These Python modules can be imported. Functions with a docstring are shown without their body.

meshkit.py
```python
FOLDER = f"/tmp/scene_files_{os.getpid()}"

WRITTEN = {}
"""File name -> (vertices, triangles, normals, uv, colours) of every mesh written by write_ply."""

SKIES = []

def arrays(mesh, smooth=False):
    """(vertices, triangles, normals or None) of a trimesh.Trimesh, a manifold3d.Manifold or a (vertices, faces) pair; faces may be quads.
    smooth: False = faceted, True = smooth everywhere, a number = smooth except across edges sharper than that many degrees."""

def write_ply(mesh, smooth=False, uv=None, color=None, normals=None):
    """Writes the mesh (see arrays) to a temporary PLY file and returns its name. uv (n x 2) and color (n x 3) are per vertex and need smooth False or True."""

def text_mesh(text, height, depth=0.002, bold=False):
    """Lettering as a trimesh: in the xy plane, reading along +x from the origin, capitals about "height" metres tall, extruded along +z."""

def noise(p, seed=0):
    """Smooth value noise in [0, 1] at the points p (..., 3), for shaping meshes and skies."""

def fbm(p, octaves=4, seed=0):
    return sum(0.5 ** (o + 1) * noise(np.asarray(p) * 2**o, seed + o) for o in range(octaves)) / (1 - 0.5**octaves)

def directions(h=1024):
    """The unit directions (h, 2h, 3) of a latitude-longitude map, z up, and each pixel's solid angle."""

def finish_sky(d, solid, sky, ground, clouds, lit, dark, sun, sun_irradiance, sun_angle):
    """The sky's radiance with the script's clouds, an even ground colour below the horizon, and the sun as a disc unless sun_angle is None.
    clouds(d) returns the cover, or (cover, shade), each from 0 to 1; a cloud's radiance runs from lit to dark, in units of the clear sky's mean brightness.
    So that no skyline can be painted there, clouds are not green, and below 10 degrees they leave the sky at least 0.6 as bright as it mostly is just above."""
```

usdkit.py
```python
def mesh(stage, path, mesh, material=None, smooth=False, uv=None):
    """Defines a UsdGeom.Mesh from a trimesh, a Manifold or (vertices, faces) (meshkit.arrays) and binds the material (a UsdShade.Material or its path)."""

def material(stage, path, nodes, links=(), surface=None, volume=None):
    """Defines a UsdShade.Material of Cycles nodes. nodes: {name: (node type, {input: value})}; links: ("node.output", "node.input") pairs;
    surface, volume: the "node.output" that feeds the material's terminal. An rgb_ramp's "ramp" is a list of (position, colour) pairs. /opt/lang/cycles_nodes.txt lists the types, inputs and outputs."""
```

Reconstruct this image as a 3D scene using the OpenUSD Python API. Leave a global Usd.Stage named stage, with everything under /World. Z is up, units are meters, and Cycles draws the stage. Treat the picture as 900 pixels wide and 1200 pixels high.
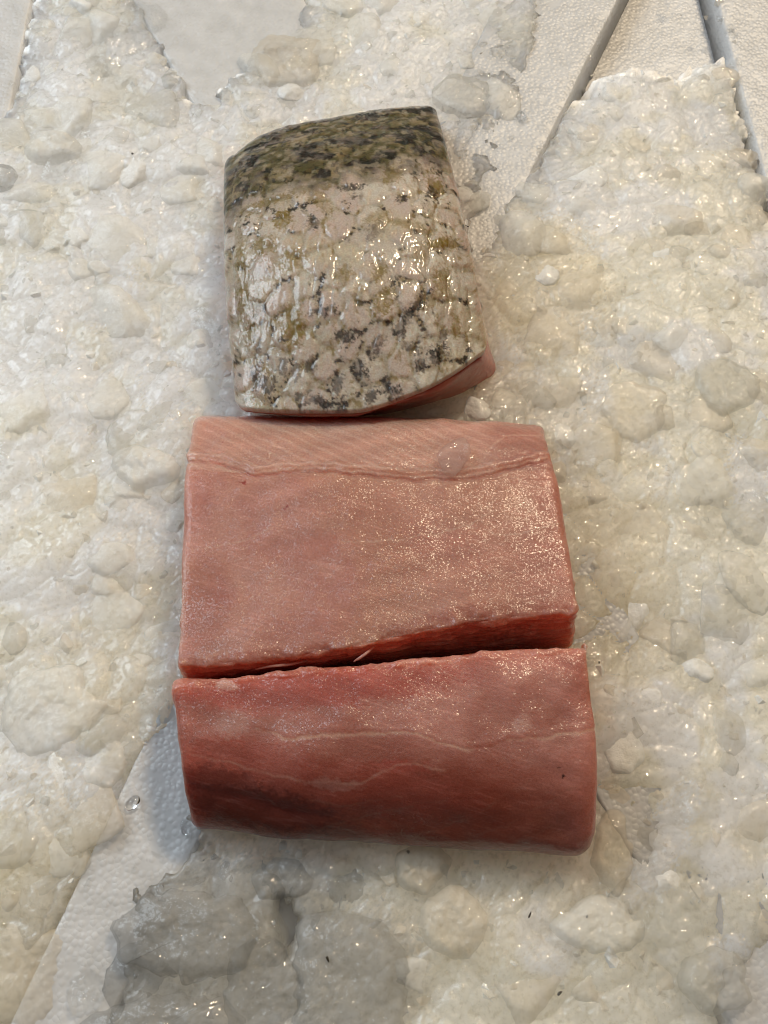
import math, random, numpy as np, trimesh, usdkit, meshkit
from pxr import Usd, UsdGeom, UsdLux, UsdShade, Gf, Sdf, Vt
from shapely.geometry import Polygon, Point, LineString
from shapely import contains_xy, prepare, distance, points as shp_points

stage = Usd.Stage.CreateInMemory()
UsdGeom.SetStageUpAxis(stage, UsdGeom.Tokens.z)
UsdGeom.SetStageMetersPerUnit(stage, 1.0)
UsdGeom.Xform.Define(stage, '/World')
UsdGeom.Scope.Define(stage, '/World/Looks')
RNG = np.random.default_rng(11)

# ------------------------------------------------------------------ camera
TILT = math.radians(22.0)
DIST = 0.37
W, H = 900.0, 1200.0
HALF = 0.150 / DIST                      # tangent of half the horizontal angle
FPX = (W / 2) / HALF
EYE = np.array([0.0, -DIST * math.sin(TILT), DIST * math.cos(TILT)]) + np.array([0, 0, 0.012])
FWD = np.array([0.0, math.sin(TILT), -math.cos(TILT)])
UPV = np.array([0.0, math.cos(TILT), math.sin(TILT)])
cam = UsdGeom.Camera.Define(stage, '/World/camera')
cam.CreateHorizontalApertureAttr(36.0)
cam.CreateVerticalApertureAttr(48.0)
cam.CreateFocalLengthAttr(18.0 / HALF)
cam.CreateClippingRangeAttr(Gf.Vec2f(0.02, 50))
cam.AddTranslateOp().Set(Gf.Vec3d(*map(float, EYE)))
cam.AddRotateXOp().Set(math.degrees(TILT))
cam.CreateExposureAttr(0.0)

# ------------------------------------------------------------------ stall lamp, daylight and an added overhead fill
def rect_light(name, pos, target, w, h, color, intensity):
    L = UsdLux.RectLight.Define(stage, '/World/' + name)
    L.CreateWidthAttr(w); L.CreateHeightAttr(h)
    L.CreateColorAttr(Gf.Vec3f(*color)); L.CreateIntensityAttr(intensity)
    m = Gf.Matrix4d().SetLookAt(Gf.Vec3d(*pos), Gf.Vec3d(*target), Gf.Vec3d(0, 1, 0.01)).GetInverse()
    L.AddTransformOp().Set(m)
    return L
rect_light('warm_stall_lamp', (1.15, 1.95, 2.60), (0, 0, 0), 0.38, 0.38, (1.0, 0.80, 0.55), 195)
rect_light('daylight_opening', (-1.25, 0.75, 1.25), (-.05, 0, 0), 1.0, 1.0, (0.80, 0.91, 1.0), 9.0)
rect_light('overhead_fill_light', (0.2, 0.2, 2.4), (0, 0, 0), 2.4, 2.4, (1.0, 0.95, 0.88), 0.5)  # weak fill added overhead to lift the scene, not a fixture of the stall

# ------------------------------------------------------------------ helpers
def at(px, py, z):
    """World point of height z that the photograph shows at (px, py)."""
    d = FWD + np.array([1.0, 0, 0]) * ((px - W / 2) / FPX) - UPV * ((py - H / 2) / FPX)
    return EYE + d * ((z - EYE[2]) / d[2])
def xy(pts, z=0.0):
    return np.array([at(a, b, z)[:2] for a, b in pts])
_used = {}
def numbered(path):
    n = _used.get(path, 0); _used[path] = n + 1
    return path if n == 0 else f'{path}_{n:03d}'
def tag(prim, label=None, category=None, group=None, kind=None):
    for k, v in (('label', label), ('category', category), ('group', group), ('kind', kind)):
        if v: prim.SetCustomDataByKey(k, v)
def obj(name, mesh, mat, parent='/World', smooth=True, pigment=None, wet=None):
    path = numbered(f'{parent}/{name}')
    m = usdkit.mesh(stage, path, mesh, mat, smooth=smooth)
    api = UsdGeom.PrimvarsAPI(m)
    if pigment is not None:
        api.CreatePrimvar('pigment', Sdf.ValueTypeNames.Color3fArray, 'vertex').Set(Vt.Vec3fArray.FromNumpy(pigment.astype(np.float32)))
    return m.GetPrim()
def thing(name, label, category, group=None):
    path = numbered('/World/' + name)
    p = UsdGeom.Xform.Define(stage, path).GetPrim()
    tag(p, label, category, group)
    return path
def sstep(a, b, x):
    t = np.clip((x - a) / (b - a), 0, 1); return t * t * (3 - 2 * t)
def nz(p, scale, seed=0, octaves=3):
    return meshkit.fbm(np.asarray(p) * scale, octaves, seed)
def lerp(a, b, t):
    return np.asarray(a) * (1 - t[:, None]) + np.asarray(b) * t[:, None]
def poly_dist(P, line):
    """Distance of points P (n,2) to the polyline, and the fraction along it."""
    best = np.full(len(P), 1e9)
    for a, b in zip(line[:-1], line[1:]):
        d = b - a; t = np.clip(((P - a) @ d) / max(d @ d, 1e-12), 0, 1)
        best = np.minimum(best, np.linalg.norm(P - (a + t[:, None] * d), axis=1))
    return best
def signed(P, pts):
    """Signed distance to polygon, negative inside."""
    g = Polygon(pts).buffer(0); prepare(g)
    q = shp_points(P)
    d = distance(g.boundary, q)
    return np.where(contains_xy(g, P[:, 0], P[:, 1]), -d, d)

# ------------------------------------------------------------------ materials
def M(name, nodes, links, surface): 
    return usdkit.material(stage, '/World/Looks/' + name, nodes, links, surface=surface)
def facets(scale, amp_lo, amp_hi, patch):
    """Nodes for small flat crystal faces that each lean their own way (for the wet gloss)."""
    return ({'fv': ('voronoi_texture', {'feature': 'f1', 'scale': scale}), 'fs': ('vector_math', {'math_type': 'subtract', 'vector2': (.5, .5, .5)}),
             'fn': ('noise_texture', {'scale': patch, 'detail': 2.0}), 'fr': ('map_range', {'from_min': .4, 'from_max': .6, 'to_min': amp_lo, 'to_max': amp_hi, 'clamp': True}),
             'fm': ('vector_math', {'math_type': 'scale'}), 'fa': ('vector_math', {'math_type': 'add'}), 'fo': ('vector_math', {'math_type': 'normalize'})},
            [('g.position', 'fv.vector'), ('g.position', 'fn.vector'), ('fv.color', 'fs.vector1'), ('fs.vector', 'fm.vector1'), ('fn.fac', 'fr.value'), ('fr.result', 'fm.scale'),
             ('fm.vector', 'fa.vector2'), ('fa.vector', 'fo.vector1'), ('fo.vector', 'p.coat_normal')])
def ice_mat(name, color, trans, rough, sss, cloud=(0.95, 0.945, 0.92), amount=0.5, radius=(1.0, 0.97, 0.90), bump=0.5, glass=0.0, pigment=False, coat=0.45, soft=1.0):
    fn, fl = facets(1700.0, .22, .62, 60.0)
    nodes = {
        'g': ('geometry', {}),
        'n1': ('noise_texture', {'scale': 110.0, 'detail': 4.0, 'roughness': 0.6}),
        'r1': ('rgb_ramp', {'ramp': [(0.38, (0, 0, 0)), (0.72, (1, 1, 1))]}),
        'am': ('math', {'math_type': 'multiply', 'value2': amount}),
        'mx': ('mix_color', {'a': color, 'b': cloud}),
        'n2': ('noise_texture', {'scale': 420.0, 'detail': 5.0, 'roughness': 0.62}),
        'n3': ('noise_texture', {'scale': 1500.0, 'detail': 2.0, 'roughness': 0.6}),
        'add': ('math', {'math_type': 'multiply_add', 'value2': 0.35}),
        'b': ('bump', {'strength': bump, 'distance': 0.0012}),
        'gr': ('rgb_ramp', {'ramp': [(0.34, (0.78, 0.77, 0.75)), (0.48, (0.95, 0.95, 0.945)), (0.66, (1.0, 1.0, 1.0))]}),
        'gm': ('mix_color', {'blend_type': 'multiply', 'fac': 1.0}),
        'p': ('principled_bsdf', {'subsurface_method': 'random_walk', 'subsurface_weight': soft, 'subsurface_scale': sss, 'subsurface_radius': radius, 'roughness': rough,
                                  'subsurface_ior': 1.31, 'ior': 1.31, 'transmission_weight': glass, 'coat_weight': coat, 'coat_roughness': 0.045, 'coat_ior': 1.5}),
        't': ('transparent_bsdf', {'color': (0.985, 0.985, 0.98)}), 'm': ('mix_closure', {'fac': trans}), **fn}
    links = [('g.position', 'n1.vector'), ('g.position', 'n2.vector'), ('g.position', 'n3.vector'),
        ('n1.fac', 'r1.fac'), ('r1.color', 'am.value1'), ('am.value', 'mx.fac'), ('n2.fac', 'gr.fac'), ('mx.result', 'gm.a'), ('gr.color', 'gm.b'), ('gm.result', 'p.base_color'),
        ('n3.fac', 'add.value1'), ('n2.fac', 'add.value3'), ('add.value', 'b.height'), ('b.normal', 'p.normal'), ('g.normal', 'fa.vector1'),
        ('p.BSDF', 'm.closure1'), ('t.BSDF', 'm.closure2')] + fl
    if pigment:
        nodes['a'] = ('attribute', {'attribute': 'pigment'}); links.append(('a.color', 'mx.a'))
    return M(name, nodes, links, 'm.closure' if trans else 'p.BSDF')
ICE = {
    'bed':   ice_mat('ice_bed', (0.9, 0.88, 0.82), 0.0, 0.35, 0.010, amount=0.12, pigment=True, bump=.25, coat=.42),
    'milky': ice_mat('ice_milky', (0.82, 0.80, 0.74), 0.60, 0.3, 0.003, bump=.2, amount=.2, soft=.25),
    'beige': ice_mat('ice_beige', (0.70, 0.62, 0.50), 0.60, 0.3, 0.003, amount=0.1, bump=.2, soft=.25),
    'grey':  ice_mat('ice_grey', (0.50, 0.48, 0.43), 0.66, 0.3, 0.003, amount=0.1, bump=.2, soft=.25),
    'slate_shade': ice_mat('ice_slate_shade', (0.26, 0.26, 0.255), 0.60, 0.3, 0.002, cloud=(.42, .42, .41), amount=0.4, bump=.3, coat=.9, soft=.2),  # lower-left cast shadow put into the ice colour; also one truly dark lump
    'white': ice_mat('ice_white', (0.92, 0.92, 0.90), 0.35, 0.3, 0.003, cloud=(0.95, 0.95, 0.94), soft=.25),
    'melting': ice_mat('ice_melting', (0.60, 0.40, 0.35), 0.74, 0.05, 0.003, amount=0.0, bump=.2, coat=1.0, soft=.3),
    'clear': ice_mat('ice_clear', (0.98, 0.985, 0.985), 0.65, 0.04, 0.004, amount=0.0, bump=0.3, glass=0.97, coat=1.0),
}
FOAM = M('polystyrene_foam', {
    'g': ('geometry', {}),
    'v': ('voronoi_texture', {'feature': 'distance_to_edge', 'scale': 420.0}),
    'v2': ('voronoi_texture', {'feature': 'f1', 'scale': 480.0}),
    'rv': ('map_range', {'range_type': 'smoothstep', 'from_min': 0.15, 'from_max': 0.75, 'to_min': 1.0, 'to_max': 0.0, 'clamp': True}),
    'n': ('noise_texture', {'scale': 90.0, 'detail': 4.0}),
    'nm': ('math', {'math_type': 'multiply_add', 'value2': 1.6}),
    'rc': ('rgb_ramp', {'ramp': [(0.3, (0.46, 0.46, 0.46)), (0.7, (0.55, 0.55, 0.555))]}),
    'b': ('bump', {'strength': 0.40, 'distance': 0.0005}),
    'p': ('principled_bsdf', {'roughness': 0.42, 'subsurface_weight': 0.6, 'subsurface_scale': 0.002, 'subsurface_radius': (1, 1, 1)}),
}, [('g.position', 'v.vector'), ('g.position', 'v2.vector'), ('g.position', 'n.vector'), ('v2.distance', 'rv.value'), ('n.fac', 'nm.value1'), ('rv.result', 'nm.value3'),
    ('nm.value', 'b.height'), ('b.normal', 'p.normal'), ('n.fac', 'rc.fac'), ('rc.color', 'p.base_color')], 'p.BSDF')
def flesh_mat(name, rough, sss, bump, fscale, lo, hi, patch, crough):
    fn, fl = facets(fscale, lo, hi, patch)
    fn['fv'] = ('noise_texture', {'scale': fscale, 'detail': 2.0, 'roughness': 0.55})
    return M(name, {**fn,
        'g': ('geometry', {}),
        'a': ('attribute', {'attribute': 'pigment'}),
        'mp': ('mapping', {'mapping_type': 'point', 'scale': (0.6, 1.0, 1.0), 'rotation': (0, 0, 0.3)}),
        'n1': ('noise_texture', {'scale': 900.0, 'detail': 3.0, 'roughness': 0.65}),
        'n2': ('noise_texture', {'scale': 2600.0, 'detail': 1.0}),
        'add': ('math', {'math_type': 'multiply_add', 'value2': 0.6}),
        'b': ('bump', {'strength': bump, 'distance': 0.0008}),
        'n3': ('noise_texture', {'scale': 1300.0, 'detail': 2.0}),
        'mc': ('rgb_ramp', {'ramp': [(0.3, (0.74, 0.70, 0.69)), (0.7, (0.92, 0.91, 0.90))]}),
        'mul': ('mix_color', {'blend_type': 'multiply', 'fac': 1.0, 'use_clamp': False}),
        'n4': ('noise_texture', {'scale': 70.0, 'detail': 3.0}),
        'rr': ('map_range', {'from_min': 0.3, 'from_max': 0.7, 'to_min': rough * 0.7, 'to_max': rough * 1.5, 'clamp': True}),
        'p': ('principled_bsdf', {'subsurface_method': 'random_walk', 'subsurface_weight': 0.8, 'subsurface_scale': sss, 'subsurface_radius': (1.0, 0.45, 0.32), 'ior': 1.40, 'specular_ior_level': 0.25, 'coat_weight': 0.85, 'coat_roughness': crough, 'coat_ior': 1.37}),
    }, fl + [('g.normal', 'fa.vector1'), ('g.position', 'mp.vector'), ('mp.vector', 'n1.vector'), ('g.position', 'n2.vector'), ('g.position', 'n3.vector'), ('g.position', 'n4.vector'),
        ('n2.fac', 'add.value1'), ('n1.fac', 'add.value3'), ('add.value', 'b.height'), ('b.normal', 'p.normal'),
        ('n3.fac', 'mc.fac'), ('a.color', 'mul.a'), ('mc.color', 'mul.b'), ('mul.result', 'p.base_color'), ('n4.fac', 'rr.value'), ('rr.result', 'p.roughness')], 'p.BSDF')
FLESH = flesh_mat('raw_fish_flesh', 0.36, 0.0030, 0.35, 1700.0, 1.0, 1.9, 42.0, .15)
SKIN = flesh_mat('wet_fish_skin', 0.28, 0.0010, 0.3, 700.0, .05, .42, 120.0, .1)
STRAND = M('fish_membrane', {'p': ('principled_bsdf', {'base_color': (0.36, 0.15, 0.115), 'roughness': 0.45, 'subsurface_weight': 0.7, 'subsurface_scale': 0.001, 'subsurface_radius': (1, 0.5, 0.4)})}, [], 'p.BSDF')
WATER = M('water_drop', {'p': ('principled_bsdf', {'base_color': (0.98, 0.99, 1), 'roughness': 0.02, 'transmission_weight': 1.0, 'ior': 1.33})}, [], 'p.BSDF')
DIRT = M('dark_dirt', {'p': ('principled_bsdf', {'base_color': (0.04, 0.03, 0.018), 'roughness': 0.5})}, [], 'p.BSDF')

# ------------------------------------------------------------------ polystyrene tray: floor and diagonal ribs
FLOOR_Z = -0.013
def rib_mesh(pl, pr, top=0.0, draft=0.004):
    """A rib between two edge lines (world xy), with a rounded top and sloping walls."""
    n = 60
    L = np.array([pl[0] + (pl[1] - pl[0]) * t for t in np.linspace(0, 1, n)])
    R = np.array([pr[0] + (pr[1] - pr[0]) * t for t in np.linspace(0, 1, n)])
    d = R - L; w = np.linalg.norm(d, axis=1, keepdims=True); u = d / w
    prof = []
    dep = top - FLOOR_Z + 0.002
    for off, z in ((-draft, top - dep), (-0.0008, top - 0.002), (-0.0003, top - 0.0007), (0.0006, top)): prof.append((0, off, z))
    for f in np.linspace(0.08, 0.92, 14): prof.append((f, 0, top))
    for off, z in ((-0.0006, top), (0.0003, top - 0.0007), (0.0008, top - 0.002), (draft, top - dep)): prof.append((1, off, z))
    V = []
    for f, off, z in prof:
        p = L + d * f + u * off
        V.append(np.c_[p, np.full(n, z)])
    V = np.array(V)                                        # k x n x 3
    k = len(prof)
    top_rows = slice(2, k - 2)
    V[top_rows, :, 2] += (nz(V[top_rows].reshape(-1, 3), 160, 5, 3).reshape(k - 4, n) - 0.5) * 0.0009
    V[top_rows, :, 0] += (nz(V[top_rows].reshape(-1, 3), 200, 6, 2).reshape(k - 4, n) - 0.5) * 0.0007
    idx = np.arange(k * n).reshape(k, n)
    F = [np.stack([idx[:-1, :-1], idx[:-1, 1:], idx[1:, 1:], idx[1:, :-1]], -1).reshape(-1, 4)]
    F.append(np.stack([idx[0, 1:], idx[0, :-1], idx[-1, :-1], idx[-1, 1:]], -1).reshape(-1, 4))
    F = np.vstack(F)
    tri = np.vstack([F[:, [0, 1, 2]], F[:, [0, 2, 3]]])
    caps = [[idx[0, 0], idx[i, 0], idx[i + 1, 0]] for i in range(1, k - 1)] + [[idx[0, -1], idx[i + 1, -1], idx[i, -1]] for i in range(1, k - 1)]
    m = trimesh.Trimesh(V.reshape(-1, 3), np.vstack([tri, caps]), process=False)
    m.fix_normals()
    return m
tray = thing('polystyrene_tray', 'white polystyrene foam tray with diagonal ribs under the ice', 'foam tray')
gx, gy = np.meshgrid(np.linspace(-0.26, 0.26, 130), np.linspace(-0.26, 0.30, 140), indexing='ij')
fl = trimesh.creation.box([0.62, 0.80, 0.012]); fl = fl.subdivide_to_size(0.012)
fl.apply_translation([0, 0.10, FLOOR_Z - 0.006])
obj('tray_floor', fl, FOAM, tray, smooth=30)
RIBS = [  # left edge (two points), right edge (two points), in photo pixels at the rib top
    ([(612, -60), (60, 1100)], [(738, -30), (92, 1262)]),      # long rib running from upper right to lower left
    ([(128, -50), (700, 930)], [(330, -50), (830, 900)]),      # crossing rib, left above to right below
    ([(-90, -60), (-150, 170)], [(46, -60), (2, 170)]),
    ([(826, -60), (905, 230)], [(985, -60), (1050, 230)]),
]
RIB_XY = []
for k, (l, r) in enumerate(RIBS):
    pl, pr = xy(l), xy(r)
    pl = np.array([pl[0] - (pl[1] - pl[0]) * (.2 if k < 2 else .6), pl[1]]); pr = np.array([pr[0] - (pr[1] - pr[0]) * (.2 if k < 2 else .6), pr[1]])
    if k < 2:                                               # run the two long ribs on past the frame
        pl = np.array([pl[0], pl[1] + (pl[1] - pl[0]) * 0.25]); pr = np.array([pr[0], pr[1] + (pr[1] - pr[0]) * 0.25])
    RIB_XY.append(np.array([pl[0], pr[0], pr[1], pl[1]]))
    obj('diagonal_rib', rib_mesh(pl, pr, top=-0.0002 * k), FOAM, tray)

# ------------------------------------------------------------------ fish pieces
def cr(vals, s, t):
    """Interpolates rows of vals given at stations s to parameters t (monotone-ish cubic)."""
    from scipy.interpolate import PchipInterpolator
    return PchipInterpolator(s, vals, axis=0)(t)
def loft(stations, counts, radii, n_s, cap_r, cap_rows=5, cap_in=16):
    """stations: (m, K, 3) corner points of m cross-sections; corner k is rounded by radii[k]; counts[k] points run from corner k to k + 1.
    Returns vertices, triangles and, per vertex, (edge position k + f, along s)."""
    st = np.asarray(stations, float); m, K, _ = st.shape
    s0 = np.linspace(0, 1, m); t = np.linspace(0, 1, n_s)
    C = cr(st.reshape(m, -1), s0, t).reshape(n_s, K, 3)
    rings, vv = [], []
    nx, pv = np.roll(C, -1, 1), np.roll(C, 1, 1)
    ln = np.linalg.norm(nx - C, axis=2); lp = np.linalg.norm(pv - C, axis=2)
    def corner(k, side):
        other, l = (nx, ln) if side > 0 else (pv, lp)
        r = np.minimum(radii[k], 0.48 * l[:, k])[:, None]
        return C[:, k] + (other[:, k] - C[:, k]) * r / l[:, k][:, None]
    pts, lab = [], []
    for k in range(K):
        a0, a1 = corner(k, -1), corner(k, 1)
        kk = max(7, int(radii[k] * 2 / 0.00045))
        for f in np.linspace(0, 1, kk, endpoint=False):
            pts.append((1 - f) ** 2 * a0 + 2 * f * (1 - f) * C[:, k] + f * f * a1); lab.append(k - 0.02 + 0.04 * f)
        b0 = corner((k + 1) % K, -1)
        for f in np.linspace(0, 1, counts[k], endpoint=False):
            pts.append(a1 + (b0 - a1) * f); lab.append(k + 0.02 + 0.96 * f)
    G = np.stack(pts, 1)                                    # n_s x N x 3
    N = G.shape[1]; lab = np.array(lab)
    def cap(ring, direction):
        cen = ring.mean(0); rows, out = [], []
        rad = np.linalg.norm(ring - cen, axis=1, keepdims=True)
        for i in range(1, cap_rows + 1):
            a = i / cap_rows * math.pi / 2
            rows.append(cen + (ring - cen) * (1 - cap_r * (1 - math.cos(a)) / rad) + direction * cap_r * math.sin(a))
        last = rows[-1]
        for f in (np.linspace(1, 0.02, cap_in)[1:]):
            rows.append(last.mean(0) + (last - last.mean(0)) * f)
        return rows
    d0 = (G[0] - G[1]).mean(0); d0 /= np.linalg.norm(d0); d1 = (G[-1] - G[-2]).mean(0); d1 /= np.linalg.norm(d1)
    G0, G1 = cap(G[0], d0), cap(G[-1], d1)
    rows = G0[::-1] + list(G) + G1
    ss = np.r_[np.linspace(-0.3, -0.01, len(G0)), t, np.linspace(1.01, 1.3, len(G1))]
    A = np.array(rows); R = len(A)
    idx = np.arange(R * N).reshape(R, N)
    q = np.stack([idx[:-1], np.roll(idx, -1, 1)[:-1], np.roll(idx, -1, 1)[1:], idx[1:]], -1).reshape(-1, 4)
    tri = np.vstack([q[:, [0, 1, 2]], q[:, [0, 2, 3]]])
    V = A.reshape(-1, 3)
    V = np.vstack([V, A[0].mean(0), A[-1].mean(0)])
    e0, e1 = R * N, R * N + 1
    tri = np.vstack([tri] + [[[e0, idx[0, (i + 1) % N], idx[0, i]] for i in range(N)], [[e1, idx[-1, i], idx[-1, (i + 1) % N]] for i in range(N)]])
    ev = np.r_[np.tile(lab, R), 0, 0]; sv = np.r_[np.repeat(ss, N), -0.3, 1.3]
    mesh = trimesh.Trimesh(V, tri, process=False)
    if mesh.volume < 0: mesh.invert()
    return mesh, ev, sv, (R, N, lab)
def spots(P, items, z, col, seed, rough=0.45):
    """Marks: (px, py, length px, width px, angle deg, strength), ragged edges. Blends col in."""
    out = np.zeros(len(P))
    w1 = np.c_[nz(np.c_[P, P[:, :1] * 0], 520, seed) - 0.5, nz(np.c_[P, P[:, :1] * 0], 520, seed + 3) - 0.5] * 0.0036
    w2 = nz(np.c_[P, P[:, :1] * 0], 1500, seed + 7, 2)
    PX = 0.30 / 900
    for px, py, L, w, ang, s in items:
        c = at(px, py, z)[:2]; a = math.radians(ang)
        d = P + w1 - c
        u, v = d @ [math.cos(a), math.sin(a)], d @ [-math.sin(a), math.cos(a)]
        r = np.sqrt((u / (L * PX / 2)) ** 2 + (v / (w * PX / 2)) ** 2) + (w2 - 0.5) * rough
        out = np.maximum(out, s * (1 - sstep(0.6, 1.1, r)))
    return out

# --- lower fillet (nearest)
BZ = 0.0015
def stn(*c): return [at(*p) for p in c]
low_st = [   # back bottom, back top, crest, front shoulder, front foot
    stn((222, 806, BZ), (215, 797, .034), (220, 893, .033), (235, 974, .016), (240, 970, BZ)),
    stn((330, 797, BZ), (318, 787, .035), (320, 895, .035), (330, 984, .016), (330, 978, BZ)),
    stn((450, 785, BZ), (440, 776, .037), (440, 905, .036), (445, 991, .016), (445, 985, BZ)),
    stn((570, 773, BZ), (565, 763, .037), (568, 915, .036), (570, 1001, .017), (570, 994, BZ)),
    stn((668, 765, BZ), (668, 758, .036), (678, 916, .035), (672, 1008, .018), (668, 998, BZ)),
    stn((684, 766, BZ), (686, 758, .0355), (701, 905, .032), (696, 976, .019), (690, 972, BZ)),
]
def flesh_common(mesh, seed, amp=0.0011):
    V = mesh.vertices.copy(); n = mesh.vertex_normals.copy()
    d = (nz(V, 42, seed, 3) - 0.5) * amp * 3.4 + (nz(V, 300, seed + 4, 3) - 0.5) * amp * 0.35
    return V, n, d
low, ev, sv, (R_, N_, lab) = loft(low_st, [40, 130, 50, 22, 40], [.003, .0022, .030, .008, .002], 330, .0032)
V, n, d = flesh_common(low, 21)
P = V[:, :2]
def seam(P, pts, z, w, wob=0.0012, seed=1):
    q = P + np.c_[nz(np.c_[P, P[:, :1] * 0], 220, seed) - 0.5, nz(np.c_[P, P[:, :1] * 0], 220, seed + 1) - 0.5] * wob * 2
    return poly_dist(q, xy(pts, z)) / (w * .62)
C1 = [(302, 852), (331, 864), (384, 861), (467, 858), (490, 861), (520, 872), (555, 878), (596, 867), (637, 864), (699, 855)]
C2 = [(206, 878), (267, 894), (325, 908), (373, 917), (425, 917), (449, 902), (484, 896), (520, 902)]
up = n[:, 2]
s1, s2 = seam(P, C1, .036, .0011, seed=31), seam(P, C2, .034, .0009, seed=33)
d -= 0.00008 * np.exp(-s1 ** 2) ; d += 0.00018 * np.exp(-((seam(P, [(a, b - 5) for a, b in C1], .036, .002, seed=31)) ** 2))
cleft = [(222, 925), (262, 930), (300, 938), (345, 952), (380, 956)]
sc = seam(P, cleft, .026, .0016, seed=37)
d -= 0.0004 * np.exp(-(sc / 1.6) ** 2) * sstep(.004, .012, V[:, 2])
edge_rag = np.exp(-((ev - 1) / .045) ** 2)
d += edge_rag * (nz(V, 210, 55, 3) - .5) * .0035
low.vertices = V + n * d[:, None]
pink, red, meat_shade = (0.43, 0.195, 0.16), (0.34, 0.075, 0.055), (0.22, 0.045, 0.024)
mot = nz(V, 60, 41, 4)
col = lerp(pink, (0.34, 0.13, 0.10), sstep(.35, .65, mot))
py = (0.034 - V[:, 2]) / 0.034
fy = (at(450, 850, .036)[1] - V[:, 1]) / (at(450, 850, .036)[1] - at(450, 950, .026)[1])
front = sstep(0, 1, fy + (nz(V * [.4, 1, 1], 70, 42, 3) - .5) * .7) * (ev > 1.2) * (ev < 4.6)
col = lerp(col, meat_shade, front * (0.92 - 0.66 * sstep(0.55, 1, sv)))  # dark red meat, with shade of the turned-away front mixed into the pigment
col = lerp(col, (0.52, 0.145, 0.09), .8 * (1 - sstep(.9, 1.02, ev)))
P3 = np.c_[P, P[:, 0] * 0]
col = lerp(col, red, 0.75 * spots(P, [(380, 806, 330, 46, 3, 1), (300, 812, 150, 50, 0, .8), (472, 899, 60, 14, -5, .9), (300, 905, 200, 70, -12, .7), (420, 925, 260, 60, -6, .6)], .034, red, 43, .5))
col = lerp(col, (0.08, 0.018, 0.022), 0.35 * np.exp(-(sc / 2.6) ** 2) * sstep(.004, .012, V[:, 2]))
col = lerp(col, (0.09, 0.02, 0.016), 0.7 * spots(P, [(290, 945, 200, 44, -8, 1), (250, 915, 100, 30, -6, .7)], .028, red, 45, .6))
col = lerp(col, (0.56, 0.38, 0.33), 0.75 * spots(P, [(265, 803, 24, 15, 0, .7), (272, 846, 42, 36, 0, .35), (392, 918, 60, 13, -3, .3), (612, 850, 26, 18, 0, .5)], .035, pink, 47, .5))
fib = np.sin((P @ [0.35, 1.0]) * 2 * math.pi / 0.0032 + 5 * nz(V, 90, 49, 2)) * sstep(.45, .62, nz(V, 40, 51, 3))
col = lerp(col, (0.28, 0.11, 0.08), 0.25 * np.clip(fib, 0, 1) * sstep(.1, .5, py))
bw = (P @ np.array([.25, 1.0])) * 2 * math.pi / .010 + 5 * nz(V, 38, 401, 2)
col = col * (1 + .075 * np.sin(bw) * sstep(.3, .6, nz(V, 30, 402, 2)))[:, None]
fb = nz(np.c_[P @ np.array([[.95, -.3], [.3, .95]]).T * [110, 1300], V[:, 2] * 900], 1, 403, 3)
col = lerp(col, col * 1.22 + .03, .5 * sstep(.55, .72, fb))
for s, wt, k in ((s1, .8, 61), (s2, .3, 63)):
    col = lerp(col, (0.52, 0.33, 0.26), wt * np.exp(-(s * 1.3) ** 2) * sstep(.25, .55, nz(V, 120, k, 3)))
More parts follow.
